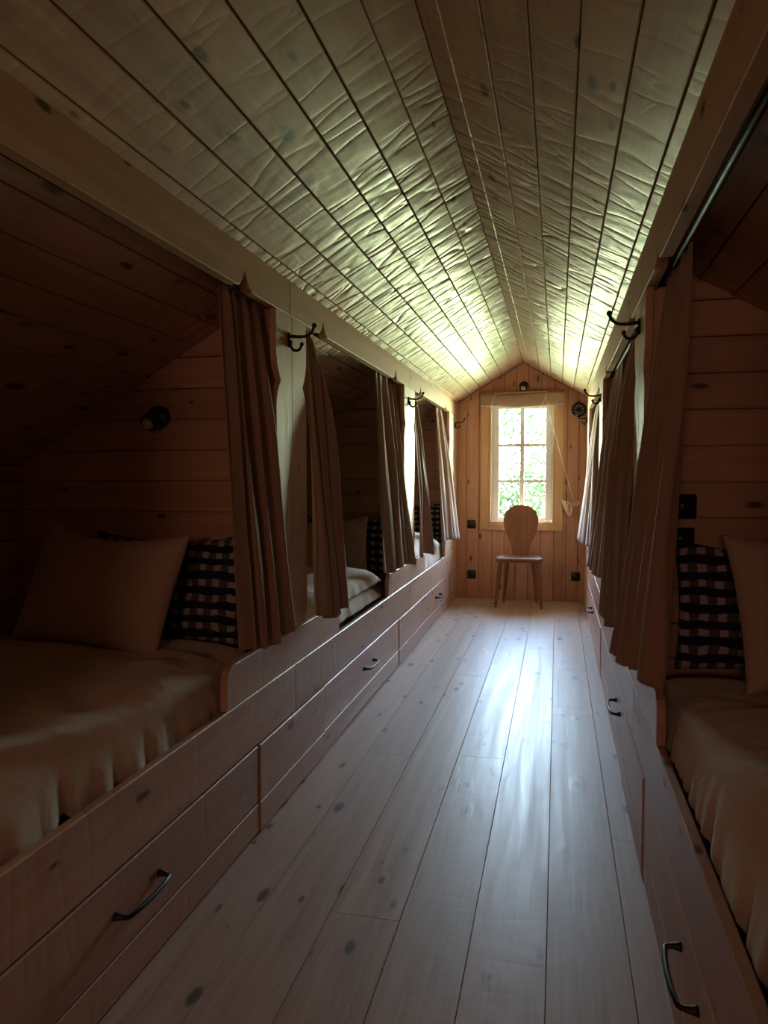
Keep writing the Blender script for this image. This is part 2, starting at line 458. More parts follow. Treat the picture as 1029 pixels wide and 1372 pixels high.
for y in PY: partition('wall_partition_left', -1, y)
for y in PY: partition('wall_partition_right', 1, y)
partition('wall_end_left', -1, 7.20); partition('wall_end_right', 1, 7.20)
partition('wall_start_left', -1, .30); partition('wall_start_right', 1, .30)

# ------------------------------------------------------------------ bed fronts
POSTS = [(-2.10, -1.78), (.16, .48), (2.46, 2.78), (4.69, 5.05), (6.74, 7.26)]
RAISED = [(-2.69, -1.3), (-.24, .94), (2.04, 3.22), (4.24, 5.48), (6.50, 7.26)]
DRAW = [(.76, 2.278), (2.99, 4.52), (5.28, 6.80)]
PAN = [(-2.69, .755), (2.283, 2.985), (4.525, 5.275), (6.805, 7.26)]
T = .024
def fx(side, d0, d1):
    """x range of a slab whose outer face stands d0 towards the aisle and d1 behind"""
    X = XL if side < 0 else XR; s = -side
    a, b = X+s*d0, X+s*d1
    return min(a, b), max(a, b)
def cusp_edge(y, z0, z1, zc, d, dirn, n=7):
    """vertical edge at y from z0 to z1 with a cusp at zc of depth d cut into the wood (dirn)"""
    pts = [(y, z0)]
    for i in range(n+1):
        t = i/n; pts.append((y+dirn*d*(t**2.4), zc-.10*(1-t)))
    for i in range(1, n+1):
        t = 1-i/n; pts.append((y+dirn*d*(t**2.4), zc+.12*(1-t)))
    pts.append((y, z1)); return pts
ZB = 1.79
for side, sn in ((-1, 'left'), (1, 'right')):
    bf = struct(empty('wall_bed_front_'+sn, (XL if side < 0 else XR, 0, 0)))
    x0, x1 = fx(side, 0, -T)
    def pr(name, pts, mat, d=0.0, t=T, bev=.002):
        a, b = fx(side, d, d-t); return rel(prism_obj(name, pts, 0, a, b, mat, bf, bev), bf)
    def bx(name, y0, y1, z0, z1, mat='front', d=0.0, bev=.003):
        a, b = fx(side, d, d-T); return rel(box_obj(name, (a, b, y0, y1, z0, z1), mat, bf, bev), bf)
    # rail boards under the openings
    for a, b in ((-2.69, .5), (.502, 2.64), (2.642, 4.90), (4.902, 7.26)): bx('rail_board', a, b, .304, .484)
    # raised boards beside the posts
    for i, (a, b) in enumerate(RAISED):
        pts = [(a, .487), (b, .487)]
        def corner(y, dirn):
            return [(y+dirn*.0, .555), (y+dirn*.004, .585), (y+dirn*.016, .606), (y+dirn*.035, .617), (y+dirn*.06, .620)]
        if i < 4: pts += corner(b, -1)
        else: pts += [(b, .62)]
        pts += corner(a, 1)[::-1]
        pr('raised_board', pts, 'front')
    # fixed panels of two boards
    for a, b in PAN:
        bx('front_board', a, b, .108, .300, d=.005); bx('front_board', a, b, .004, .104, d=.005)
    # posts of two boards with cusped edges
    for i, (a, b) in enumerate(POSTS):
        m = (a+b)/2
        zt = ZB-.002; zb = .622
        L = cusp_edge(a, zb, zt, 1.54, .045, 1)
        R = cusp_edge(b, zb, zt, 1.54, .045, -1) if i < 4 else [(b, zb), (b, zt)]
        pr('post_board', [(m-.0012, zt), (m-.0012, zb)] + L, 'post')
        pr('post_board', [(m+.0012, zb)] + R + [(m+.0012, zt)], 'post')
    # posts' rear lining (thickness of the frame seen at the reveal)
        a0, b0 = fx(side, -T-.001, -.07)
        rel(box_obj('post_core', (a0, b0, a+.06, b-.06 if i < 4 else b, .50, 1.80), 'post', bf, 0), bf)
    # fascia with cusps near the ends of every opening
    X = XL if side < 0 else XR
    zt = roof(X)-.004
    segs = [(-2.69, .40), (.402, 2.60), (2.602, 4.87), (4.872, 7.26)]
    cps = [.72, 2.20, 3.0, 4.43, 5.27, 6.52]
    for a, b in segs:
        pts = [(b, zt), (a, zt), (a, ZB)]
        for c in cps:
            if a < c < b:
                for i in range(8):
                    t = i/7; pts.append((c-.075*(1-t), ZB+.055*t**3))
                for i in range(1, 8):
                    t = 1-i/7; pts.append((c+.075*(1-t), ZB+.055*t**3))
        pts.append((b, ZB))
        pr('fascia_board', pts, 'trim', t=.035)
    # bed platforms and inner edges
    for y0, y1 in ((.33, 2.60), (2.64, 4.855), (4.895, 7.195)):
        a, b = (KL, XL-T-.001) if side < 0 else (XR+T+.001, KR)
        struct(box_obj('wall_bed_platform', (a, b, y0, y1, .17, .205), 'pine_y', None, 0))

# ------------------------------------------------------------------ drawers
dl = {-1: ['pine bed drawer nearest the camera at the lower left',
           'pine bed drawer in the middle of the left row, below the folded duvet',
           'pine bed drawer farthest along the left row, below the bluish white duvet'],
      1: ['pine bed drawer at the bottom right corner, below the right near bed',
          'pine bed drawer in the middle of the right row, below the dark curtain hems',
          'pine bed drawer at the far end of the right row beside the far wall']}
HY = {-1: [(1.445, 1.635), (3.655, 3.85), (5.96, 6.15)], 1: [(1.40, 1.59), (3.13, 3.33), (5.46, 5.65)]}
def handle(side, y0, y1, z, parent, X):
    bm = bmesh.new(); s = -side; h = (y1-y0)/2; q = .034
    for e in (-1, 1):
        tube(bm, [(0, e*h, 0), (s*.008, e*h, 0), (s*q*.6, e*h*.99, 0), (s*q, e*h*.93, 0)], [.0105, .0085, .006, .0055], 10)
    tube(bm, [(s*q*.8, -h*.98, 0), (s*q, -h*.92, 0), (s*(q+.005), -h*.5, 0), (s*(q+.007), 0, 0), (s*(q+.005), h*.5, 0), (s*q, h*.92, 0), (s*q*.8, h*.98, 0)], .0058, 10)
    o = link('handle', bmesh_to(bm), 'black', parent, True); o.location = Vector((X, (y0+y1)/2, z))-parent.location
    o['label'] = 'black iron bow handle'; return o
for side in (-1, 1):
    for i, (a, b) in enumerate(DRAW):
        X = (XL if side < 0 else XR); s = -side
        t = empty('bed_drawer', (X, (a+b)/2, 0)); tag(t, dl[side][i], 'drawer', 'drawers under the built-in beds')
        d = .001
        f0, f1 = fx(side, d, d-T)
        for z0, z1 in ((.108, .299), (.006, .104)):
            rel(box_obj('front_board', (f0, f1, a+.004, b-.004, z0, z1), 'front', t, .003), t)
        g0, g1 = fx(side, d-T-.0005, -.55)
        bm = bmesh.new()
        box(bm, g0, g1, a+.05, a+.065, .02, .16); box(bm, g0, g1, b-.065, b-.05, .02, .16)
        box(bm, g0, g1, a+.065, b-.065, .02, .03)
        k = link('drawer_box', bmesh_to(bm), 'pine_x', t); k.location = -Vector(t.location)
        y0, y1 = HY[side][i]
        handle(side, y0, y1, .205 if side < 0 else .225, t, X+s*d)

# ------------------------------------------------------------------ beds: mattresses and duvets
def soft(name, b, nx, ny, fn, mat, parent=None, p=5.0, q=.5):
    """puffy slab; fn(u,v,x,y)->(dx,dz) for the upper skin, u,v in -1..1"""
    x0, x1, y0, y1, z0, z1 = b; cx, cy = (x0+x1)/2, (y0+y1)/2
    V = []; F = []
    def sgnp(t): return t
    for j in range(ny+1):
        for i in range(nx+1):
            u = -cos(pi*i/nx)*.35 + (-1+2*i/nx)*.65; v = -cos(pi*j/ny)*.35 + (-1+2*j/ny)*.65
            x = cx+(x1-x0)/2*u; y = cy+(y1-y0)/2*v
            e = max(0, 1-abs(u)**p)**q*max(0, 1-abs(v)**p)**q
            dx, dz = fn(u, v, x, y)
            V.append((x+dx-cx, y-cy, (z1-z0)*e + dz*e))
    n1 = len(V)
    for j in range(ny+1):
        for i in range(nx+1):
            x, y, z = V[j*(nx+1)+i]; edge = i in (0, nx) or j in (0, ny)
            V.append((x, y, z if edge else 0) if not edge else (x, y, z-.004))
    idx = lambda i, j: j*(nx+1)+i
    for j in range(ny):
        for i in range(nx):
            F.append((idx(i, j), idx(i+1, j), idx(i+1, j+1), idx(i, j+1)))
            F.append((n1+idx(i, j+1), n1+idx(i+1, j+1), n1+idx(i+1, j), n1+idx(i, j)))
    for i in range(nx):
        F.append((idx(i+1, 0), idx(i, 0), n1+idx(i, 0), n1+idx(i+1, 0))); F.append((idx(i, ny), idx(i+1, ny), n1+idx(i+1, ny), n1+idx(i, ny)))
    for j in range(ny):
        F.append((idx(0, j), idx(0, j+1), n1+idx(0, j+1), n1+idx(0, j))); F.append((idx(nx, j+1), idx(nx, j), n1+idx(nx, j), n1+idx(nx, j+1)))
    o = link(name, mesh(V, F), mat, parent, True); o.location = (cx, cy, z0); return o
def droop(o, side, d=.045, w=.032):
    me = o.data; mx_ = max(v.co.x for v in me.vertices) if side < 0 else min(v.co.x for v in me.vertices)
    for v in me.vertices:
        q = max(0, 1-abs(v.co.x-mx_)/w)
        if q > 0: v.co.z -= d*min(1, q*2.2)*(.7+.5*nz(v.co.y, 0, 6, 2)) 
    return o
def nz(x, y, s, seed=0): return noise.noise(Vector((x*s, y*s, seed)))
def duvet_fn(side, seed, amp=1.0):
    def f(u, v, x, y):
        near = max(0, (u if side < 0 else -u))          # 1 at the aisle edge
        ridge = nz(x*.5, y, 9, seed)*.5+nz(x*.5, y, 22, seed+3)*.35
        dz = (nz(x, y, 3.1, seed)*.035 + nz(x+.3*y, y, 7, seed+1)*.016)*amp
        k = near**4
        dz += amp*k*(abs(ridge)*.05-.01)
        dx = amp*near**8*(abs(ridge)*-.045)*(1 if side < 0 else -1)
        dz -= .03*min(1, max(0, (y-1.95)/.3)) if y < 2.6 else 0
        return dx, dz
    return f
ML = {-1: ['beige mattress of the left near bed', 'beige mattress of the left middle bed behind the folded duvet', 'beige mattress of the left far bed under the bluish duvet'],
      1: ['beige mattress of the right near bed', 'beige mattress of the right middle bed behind the curtains', 'beige mattress of the right far bed beside the far wall']}
BAYS = [(.34, 2.595), (2.65, 4.85), (4.90, 7.19)]
for side in (-1, 1):
    for i, (a, b) in enumerate(BAYS):
        x0, x1 = (KL+.01, XL-T-.035) if side < 0 else (XR+T+.035, KR-.01)
        o = soft('mattress', (x0, x1, a, b, .215, .495), 8, 12, lambda u, v, x, y: (0, 0), 'mattress', p=26, q=.35)
        tag(o, ML[side][i], 'mattress', 'mattresses of the built-in beds')
tag(droop(soft('duvet', (KL+.02, XL-T-.004, .46, 2.50, .503, .645), 90, 150, duvet_fn(-1, 2.0), 'duvet', p=9, q=.42), -1),
    'rumpled beige duvet on the left near bed, creased along the aisle edge', 'duvet', 'duvets on the beds')
tag(droop(soft('duvet', (XR+T+.006, KR-.02, .46, 2.50, .503, .640), 90, 150, duvet_fn(1, 9.0, .8), 'duvet', p=9, q=.42), 1),
    'beige duvet on the right near bed at the right edge', 'duvet', 'duvets on the beds')
# folded duvet in the middle left bed: two thick layers with a rolled fold
def folded(x0, x1, y0, y1, z0, lay, seed):
    t = empty('folded_duvet', ((x0+x1)/2, (y0+y1)/2, z0))
    for k in range(2):
        z = z0+k*lay
        def fn(u, v, x, y, k=k):
            r = nz(x*.6, y, 11, seed+k*5)*.5+nz(x*.6, y, 26, seed+k)*.4
            return (-abs(r)*.03*max(0, u)**6, nz(x, y, 5, seed+k)*.014+abs(r)*.018*max(0, u)**2)
        o = soft('duvet_layer', (x0+.012*k, x1-.004-.006*k, y0, y1-.02*(1-k), z, z+lay*1.08), 50, 50, fn, 'duvet', t, p=6, q=.45)
        o.location = Vector(o.location)-Vector(t.location)
    return t
tag(folded(KL+.35, XL-T-.004, 3.02, 4.20, .503, .088, 4.4), 'folded beige duvet in two thick layers on the left middle bed', 'duvet', 'duvets on the beds')
tag(droop(soft('duvet', (KL+.02, XL-T-.004, 4.95, 6.72, .503, .71), 60, 90, duvet_fn(-1, 15.0, .9), 'duvet', p=5, q=.45), -1),
    'duvet looking bluish white in window light on the left far bed', 'duvet', 'duvets on the beds')

# ------------------------------------------------------------------ pillows
def pillow(name, w, h, t, mat, seed, n=36, flange=.0, sag=.03):
    V = []; F = []
    def P_(u, v, s):
        k = 1 - .075*(1-abs(u)**1.6)*abs(v)**3 - .0
        kx = 1 - .05*(1-abs(v)**2)*abs(u)**4; kz = 1 - .065*(1-abs(u)**2)*abs(v)**4
        x = u*w/2*kx; z = v*h/2*kz
        e = (max(0, 1-abs(u)**3.2)*max(0, 1-abs(v)**3.2))**.55
        y = s*(t/2*e + e*nz(u*1.3, v*1.3, 1.3, seed)*.018 + nz(u, v, 4, seed+2+s)*.006*e)
        z -= sag*(1-u*u)*max(0, v)**2
        y += .012*nz(u, v, 1.1, seed+7)
        return (x, y, z)
    us = [-1+2*i/n for i in range(n+1)]; us = [math.copysign(1-(1-abs(q))**1.35, q) for q in us]
    for s in (1, -1):
        for v in us:
            for u in us: V.append(P_(u, v, s))
    N = (n+1)**2; ix = lambda i, j: j*(n+1)+i
    for j in range(n):
        for i in range(n):
            F.append((ix(i, j), ix(i, j+1), ix(i+1, j+1), ix(i+1, j))); F.append((N+ix(i, j), N+ix(i+1, j), N+ix(i+1, j+1), N+ix(i, j+1)))
    bm = bmesh.new(); vs = [bm.verts.new(v) for v in V]
    for f in F: bm.faces.new([vs[i] for i in f])
    bmesh.ops.remove_doubles(bm, verts=bm.verts, dist=.0005)
    o = link(name, bmesh_to(bm), mat, None, True)
    return o
def put(o, x, y, z, lean, roll=0, turn=0):
    # z = height of the lowest edge centre
    R = Matrix.Rotation(turn, 4, 'Z') @ Matrix.Rotation(lean, 4, 'X') @ Matrix.Rotation(roll, 4, 'Y')
    o.matrix_local = Matrix.Translation((x, y, z)) @ R
def piping(o, w, h, sag=.03): pass
# left near bed
o = pillow('pillow', .66, .42, .12, 'gingham', 1.0); put(o, -1.43, 2.525, .785, radians(-12), 0, 0)
tag(o, 'black and cream gingham pillow leaning on the wall of the left near bed', 'pillow', 'gingham pillows')
o = pillow('pillow', .60, .44, .17, 'linen', 5.0, sag=.045); put(o, -1.56, 2.29, .815, radians(-24), radians(3.5), radians(-4))
tag(o, 'large plain linen pillow leaning on the left near bed', 'pillow', 'plain linen pillows')
# left middle bed
o = pillow('pillow', .66, .42, .12, 'gingham', 2.0); put(o, -1.40, 4.775, .735, radians(-10))
tag(o, 'gingham pillow mostly hidden behind the linen pillow of the left middle bed', 'pillow', 'gingham pillows')
o = pillow('pillow', .56, .43, .16, 'linen', 8.0); put(o, -1.45, 4.53, .735, radians(-20), radians(-3), radians(5))
tag(o, 'dark looking plain linen pillow seen between the curtains of the left middle bed', 'pillow', 'plain linen pillows')
# left far bed
o = pillow('pillow', .66, .42, .12, 'gingham', 3.0); put(o, -1.40, 7.09, .74, radians(-10))
tag(o, 'gingham pillow at the head of the left far bed', 'pillow', 'gingham pillows')
o = pillow('pillow', .56, .43, .16, 'linen', 9.0); put(o, -1.66, 6.86, .76, radians(-22), radians(-4), radians(-6))
tag(o, 'pale linen pillow beside the bluish duvet of the left far bed', 'pillow', 'plain linen pillows')
# right near bed
o = pillow('pillow', .66, .42, .12, 'gingham', 4.0); put(o, .70, 2.525, .79, radians(-10))
tag(o, 'black and cream gingham pillow in the right near bed', 'pillow', 'gingham pillows')
o = pillow('pillow', .60, .46, .16, 'linen', 11.0); put(o, .79, 2.285, .83, radians(-22), radians(-3), radians(4))
tag(o, 'plain linen pillow cut off by the right edge of the picture', 'pillow', 'plain linen pillows')

# ------------------------------------------------------------------ curtains and rods
def curtain(label, side, yt, yb, dt, db, zt, zb, folds, seed, group, pw=1.15):
    """yt,yb: (near, far) along the aisle at top and hem; dt, db: (near, far) distance in front of the post face (negative: behind)"""
    n = 90; m = 44; V = []; F = []
    X = XL if side < 0 else XR; s = -side
    r = random.Random(seed); ph = [r.uniform(-.35, .35) for _ in range(16)]
    def fold(t, v):
        q = t*folds; k = int(q); a = ph[min(k, len(ph)-1)]
        q += a*.9*sin(pi*(q-k)) + .8*nz(t*2.2, v*.8, 1, seed)
        wv = sin(2*pi*q) + .25*sin(4*pi*q+2*v)
        return wv*(.8+.7*nz(t*3, v*1.5, 1, seed+4))
    for j in range(m+1):
        v = j/m; z0 = zt+(zb-zt)*v
        e = v**1.15; ed = v**pw
        for i in range(n+1):
            t = i/n
            y = (yt[0]+(yt[1]-yt[0])*t)*(1-e)+(yb[0]+(yb[1]-yb[0])*t)*e
            d = (dt[0]+(dt[1]-dt[0])*t)*(1-ed)+(db[0]+(db[1]-db[0])*t)*ed
            amp = .011+.017*min(1, v*2.5)
            if v < .06: amp *= .6+.4*v/.06
            f = fold(t, v)
            d += f*amp*(1 if i not in (0, n) else .6)
            y += .008*sin(4*pi*folds*t+seed)*min(1, v*2)
            z = z0 + (.012*sin(t*7+seed)+.01*f*.3)*v
            V.append((X+s*d, y, z))
    w1 = n+1
    for j in range(m):
        for i in range(n): F.append((j*w1+i, j*w1+i+1, (j+1)*w1+i+1, (j+1)*w1+i))
    me = mesh(V, F); o = link('curtain', me, 'curtain', None, True)
    md = o.modifiers.new('thickness', 'SOLIDIFY'); md.thickness = .0022; md.offset = 0
    # place the origin at the rod
    c = Vector((X+s*dt[0], sum(yt)/2, zt)); me.transform(Matrix.Translation(-c)); o.location = c
    tag(o, label, 'curtain', group); return o
G = 'linen bed curtains'
curtain('brown linen curtain gathered at the far end of the left near bed', -1, (2.14, 2.43), (2.06, 2.40), (-.062, -.062), (.025, .085), 1.800, .655, 3.4, 1, G)
curtain('narrow brown linen curtain on the near side of the left middle bed', -1, (2.83, 2.99), (2.84, 3.04), (-.062, -.062), (.045, .085), 1.800, .625, 1.8, 2, G, .5)
curtain('brown pleated curtain at the far end of the left middle bed', -1, (4.14, 4.66), (4.10, 4.60), (-.062, -.062), (-.005, .085), 1.800, .645, 4.3, 3, G)
curtain('thin brown curtain edge on the near side of the left far bed', -1, (5.10, 5.30), (5.12, 5.36), (-.062, -.062), (.03, .07), 1.800, .635, 1.7, 4, G, .6)
curtain('lit curtain at the far end of the left far bed next to the far wall', -1, (6.30, 6.71), (6.12, 6.62), (-.062, -.062), (.03, .11), 1.800, .645, 4.2, 5, G)
curtain('large brown curtain at the far end of the right near bed, nearest the camera', 1, (2.05, 2.44), (1.97, 2.40), (-.068, -.062), (.02, .085), 1.800, .655, 3.6, 6, G)
curtain('brown curtain hanging behind the first right post on the near side of the middle bed', 1, (2.82, 3.04), (2.82, 3.12), (-.062, -.062), (.04, .08), 1.800, .625, 2.2, 7, G, .5)
curtain('dark brown curtain at the far end of the right middle bed', 1, (4.06, 4.66), (4.08, 4.62), (-.062, -.062), (.0, .075), 1.800, .645, 4.4, 8, G)
curtain('pale lit curtain at the far end of the right far bed beside the round vent', 1, (6.20, 6.71), (6.05, 6.62), (-.062, -.062), (.0, .085), 1.800, .645, 4.8, 9, G)
RL = {-1: ['black curtain rod above the left near bed', 'black curtain rod above the left middle bed', 'black curtain rod above the left far bed'],
      1: ['black curtain rod above the right near bed, its end seen at top right', 'black curtain rod above the right middle bed', 'black curtain rod above the right far bed']}
for side in (-1, 1):
    for i, (a, b) in enumerate(((.34, 2.60), (2.64, 4.855), (4.895, 7.195))):
        X = (XL if side < 0 else XR); x = X+side*.062
        t = empty('curtain_rod', (x, (a+b)/2, 1.814)); tag(t, RL[side][i], 'curtain rod', 'curtain rods')
        bm = bmesh.new(); cyl(bm, (0, -(b-a)/2+.002, 0), (0, (b-a)/2-.002, 0), .009, seg=12); link('rod', bmesh_to(bm), 'black', t, True)
        for e in (-1, 1):
            bm = bmesh.new(); cyl(bm, (0, e*((b-a)/2-.001), 0), (0, e*((b-a)/2-.012), 0), .02, seg=16); link('end_bracket', bmesh_to(bm), 'black', t)

# ------------------------------------------------------------------ coat hooks
def hook_proto():
    t = empty('coat_hook')
    bm = bmesh.new(); vs = box(bm, 0, .006, -.011, .011, -.032, .026)
    bmesh.ops.bevel(bm, geom=list(bm.edges), offset=.003, segments=2, affect='EDGES')
    link('back_plate', bmesh_to(bm), 'black', t, True)
    bm = bmesh.new()
    tube(bm, bez((.004, 0, .012), (.05, 0, .006), (.085, 0, .0), (.098, 0, .040), 10), [.0062]*4+[.0055]*7, 8)
    sphere(bm, (.099, 0, .046), .0095, u=12, v=8)
    link('upper_arm', bmesh_to(bm), 'black', t, True)
    bm = bmesh.new()
    pts = [(.004, 0, -.004)] + [(.030+.0215*cos(a), 0, -.020+.0215*sin(a)) for a in [pi*(.85+i*.105) for i in range(12)]]
    tube(bm, pts, .0055, 8); sphere(bm, pts[-1], .0078, u=12, v=8)
    link('lower_arm', bmesh_to(bm), 'black', t, True)
    return t
hl = [(-1, 2.585, 'black iron double coat hook on the left near post'), (-1, 4.83, 'black iron coat hook on the left middle post'),
      (-1, 7.06, 'black iron coat hook at the left corner of the far wall'), (1, 2.62, 'black iron double coat hook on the right near post'),
      (1, 4.90, 'black iron coat hook on the right middle post'), (1, 7.06, 'black iron coat hook under the round vent at the right corner')]
hp = hook_proto()
for i, (side, y, lab) in enumerate(hl):
    h = hp if i == 0 else copy_tree(hp)
    h.location = ((XL if side < 0 else XR), y, 1.70 if i != 5 else 1.72); h.rotation_euler = (0, 0, 0 if side < 0 else pi)
    tag(h, lab, 'hook', 'coat hooks on the posts')

# ------------------------------------------------------------------ wall lamps
def sconce_proto():
    t = empty('wall_lamp')   # wall is at +Y
    bm = bmesh.new(); cyl(bm, (0, 0, 0), (0, -.018, 0), .037, .034, 28); link('base_plate', bmesh_to(bm), 'plastic', t, True)
    bm = bmesh.new(); tube(bm, [(0, -.016, 0), (0, -.035, -.004), (0, -.05, -.012)], .008, 10); link('arm', bmesh_to(bm), 'plastic', t, True)
    bm = bmesh.new()
    # dome shade open to the front
    rings = []
    ax = Vector((-.25, -.75, -.6)).normalized(); u = ax.orthogonal().normalized(); v = ax.cross(u); c = Vector((0, -.058, -.018))
    for k in range(10):
        a = pi*.06+(pi*.62)*k/9; rr = .030*sin(a); h = -cos(a)*.030
        rings.append([bm.verts.new(c+ax*h+(u*cos(q)+v*sin(q))*rr) for q in [2*pi*j/20 for j in range(20)]])
    for a, b in zip(rings, rings[1:]):
        for j in range(20): bm.faces.new((a[j], a[(j+1) % 20], b[(j+1) % 20], b[j]))
    bm.faces.new(rings[0])
    o = link('lamp_shade', bmesh_to(bm), 'plastic', t, True); md = o.modifiers.new('t', 'SOLIDIFY'); md.thickness = .002
    bm = bmesh.new(); sphere(bm, tuple(c+ax*.008), .020); link('bulb', bmesh_to(bm), 'bulb', t, True)
    return t
sp0 = sconce_proto()
sl = [((-1.50, 2.603, 1.428), 'small black ball wall lamp in the left near bed alcove'), ((-1.51, 4.858, 1.425), 'small black wall lamp above the pillow of the left middle bed'),
      ((-1.50, 7.198, 1.425), 'small dark wall lamp in the left far bed alcove'), ((-.322, 7.268, 2.065), 'small round wall lamp above the window blind')]
for i, (l, lab) in enumerate(sl):
    s_ = sp0 if i == 0 else copy_tree(sp0)
    s_.location = l; s_.scale = (1.22,)*3; tag(s_, lab, 'wall lamp', 'small wall lamps')

# ------------------------------------------------------------------ sockets and switches
def socket_proto():
    t = empty('wall_socket')
    bm = bmesh.new(); box(bm, -.041, .041, -.010, 0, -.041, .041); bmesh.ops.bevel(bm, geom=list(bm.edges), offset=.004, segments=2, affect='EDGES')
    link('cover_plate', bmesh_to(bm), 'plastic', t, True)
    bm = bmesh.new()
    ring = [(.021*cos(a), -.0105, .021*sin(a)) for a in [2*pi*k/20 for k in range(21)]]; tube(bm, ring, .002, 6, False)
    for e in (-1, 1): cyl(bm, (e*.0095, -.0115, 0), (e*.0095, -.010, 0), .0026, seg=10)
    link('socket_ring', bmesh_to(bm), 'black', t, True)
    return t
so = socket_proto()
sc_ = [((-.818, 7.269, .728), 'black wall switch plate beside the window, left of the chair', 'switch'), ((-.816, 7.269, .233), 'black wall socket low on the far wall left of the chair', 'socket'),
       ((.178, 7.269, .241), 'black wall socket low on the far wall right of the chair', 'socket'),
       ((.405, 2.603, 1.10), 'upper black switch plate in the right near bed alcove', 'switch'), ((.400, 2.603, .99), 'lower black socket plate above the gingham pillow of the right near bed', 'socket'),
       ((-1.30, 7.198, 1.01), 'upper black plate on the end wall of the left far bed', 'switch')]
for i, (l, lab, cat) in enumerate(sc_):
    s_ = so if i == 0 else copy_tree(so)
    s_.location = l; tag(s_, lab, cat, 'black socket and switch plates')
    s_.name = 'wall_switch' if cat == 'switch' else 'wall_socket'

# ------------------------------------------------------------------ round iron vent
t = empty('round_vent', (.190, YF-.001, 1.828)); tag(t, 'round black iron vent with petal slots on the far wall', 'vent')
bm = bmesh.new(); cyl(bm, (0, 0, 0), (0, -.004, 0), .062, seg=36); link('slot_light_disc', bmesh_to(bm), 'pale', t)  # disc painted pale as the light seen through the open slots
def annulus(r0, r1, y0, y1, seg=40):
    bm = bmesh.new(); R = []
    for rr, yy in ((r0, y0), (r1, y0), (r1, y1), (r0, y1)):
        R.append([bm.verts.new((rr*cos(2*pi*k/seg), yy, rr*sin(2*pi*k/seg))) for k in range(seg)])
    for a in range(4):
        for k in range(seg): bm.faces.new((R[a][k], R[a][(k+1) % seg], R[(a+1) % 4][(k+1) % seg], R[(a+1) % 4][k]))
    return bmesh_to(bm)
link('rim', annulus(.050, .070, -.0045, -.013), 'black', t, True)
bm = bmesh.new(); cyl(bm, (0, -.0045, 0), (0, -.016, 0), .019, .015, 20); link('hub', bmesh_to(bm), 'black', t, True)
me = None
for k in range(10):
    if me is None:
        bm = bmesh.new(); vs = [(-.005, 0, .015), (.005, 0, .015), (.0095, 0, .052), (-.0095, 0, .052)]
        A = [bm.verts.new((x, -.005, z)) for x, _, z in vs]; Bq = [bm.verts.new((x, -.012, z)) for x, _, z in vs]
        bm.faces.new(A); bm.faces.new(Bq[::-1])
        for q in range(4): bm.faces.new((A[q], A[(q+1) % 4], Bq[(q+1) % 4], Bq[q]))
        me = bmesh_to(bm); me.materials.append(W['black'])
    s_ = bpy.data.objects.new('spoke', me); C.objects.link(s_); s_.parent = t; s_.rotation_euler = (0, 2*pi*(k+.5)/10, 0)
for z in (.075, -.075):
    bm = bmesh.new(); sphere(bm, (0, -.006, z), .009, 1, .6, 1); link('lug', bmesh_to(bm), 'black', t, True)

# ------------------------------------------------------------------ window
wn = struct(empty('window_1', (XC, YF, WZ0)))
def wbx(name, x0, x1, y0, y1, z0, z1, mat, bev=.002, par=wn): return rel(box_obj(name, (x0, x1, y0, y1, z0, z1), mat, par, bev), wn) if par is wn else None
# pine casing (two steps)
for (x0, x1, z0, z1) in ((-.730, -.655, .675, 2.0), (-.02, .052, .675, 2.0)):
    wbx('casing', x0, x1, YF-.022, YF-.0005, z0, z1, 'casing')
wbx('casing', -.654, -.021, YF-.022, YF-.0005, .675, .735, 'casing')
for (x0, x1, z0, z1) in ((-.654, -.632, .736, 1.92), (-.043, -.021, .736, 1.92)):
    wbx('inner_casing', x0, x1, YF-.012, YF+.03, z0, z1, 'casing')
wbx('inner_casing', -.631, -.044, YF-.012, YF+.03, .736, .757, 'casing')
wbx('head_rail', -.735, .056, YF-.045, YF-.0005, 1.990, 2.020, 'chair')
# white reveal
ox0, ox1, oz0, oz1 = -.6305, -.0445, .7575, 1.925
wbx('reveal', ox0-.004, ox0+.012, YF+.031, YF+.128, oz0, oz1, 'white', 0); wbx('reveal', ox1-.012, ox1+.004, YF+.031, YF+.128, oz0, oz1, 'white', 0)
wbx('sill', ox0+.013, ox1-.013, YF+.031, YF+.128, oz0-.006, oz0+.012, 'white'); wbx('reveal', ox0+.013, ox1-.013, YF+.031, YF+.128, oz1-.012, oz1, 'white', 0)
# sash with six panes
sy0, sy1 = YF+.065, YF+.105
ix0, ix1, iz0, iz1 = ox0+.0125, ox1-.0125, oz0+.0125, oz1-.0125
st = .058
gx0, gx1, gz0, gz1 = ix0+st, ix1-st, iz0+.03, iz1-.06
wbx('stile', ix0, gx0, sy0, sy1, iz0, iz1, 'white', .004); wbx('stile', gx1, ix1, sy0, sy1, iz0, iz1, 'white', .004)
wbx('sash_rail', gx0, gx1, sy0, sy1, iz0, gz0, 'white', .003); wbx('sash_rail', gx0, gx1, sy0, sy1, gz1, iz1, 'white', .003)
xm = (gx0+gx1)/2; hb = .021
wbx('mullion', xm-hb, xm+hb, sy0+.004, sy1-.004, gz0, gz1, 'white', .003)
hz = [gz0+(gz1-gz0)*k/3 for k in (1, 2)]
for z in hz:
    wbx('glazing_bar', gx0, xm-hb, sy0+.005, sy1-.005, z-.015, z+.015, 'white', .003); wbx('glazing_bar', xm+hb, gx1, sy0+.005, sy1-.005, z-.015, z+.015, 'white', .003)
zz = [gz0]+hz+[gz1]
for k in range(3):
    a = zz[k]+(.015 if k else 0); b = zz[k+1]-(.015 if k < 2 else 0)
    for u0, u1 in ((gx0, xm-hb), (xm+hb, gx1)): wbx('pane', u0+.0005, u1-.0005, YF+.084, YF+.086, a+.0005, b-.0005, 'glass', 0)

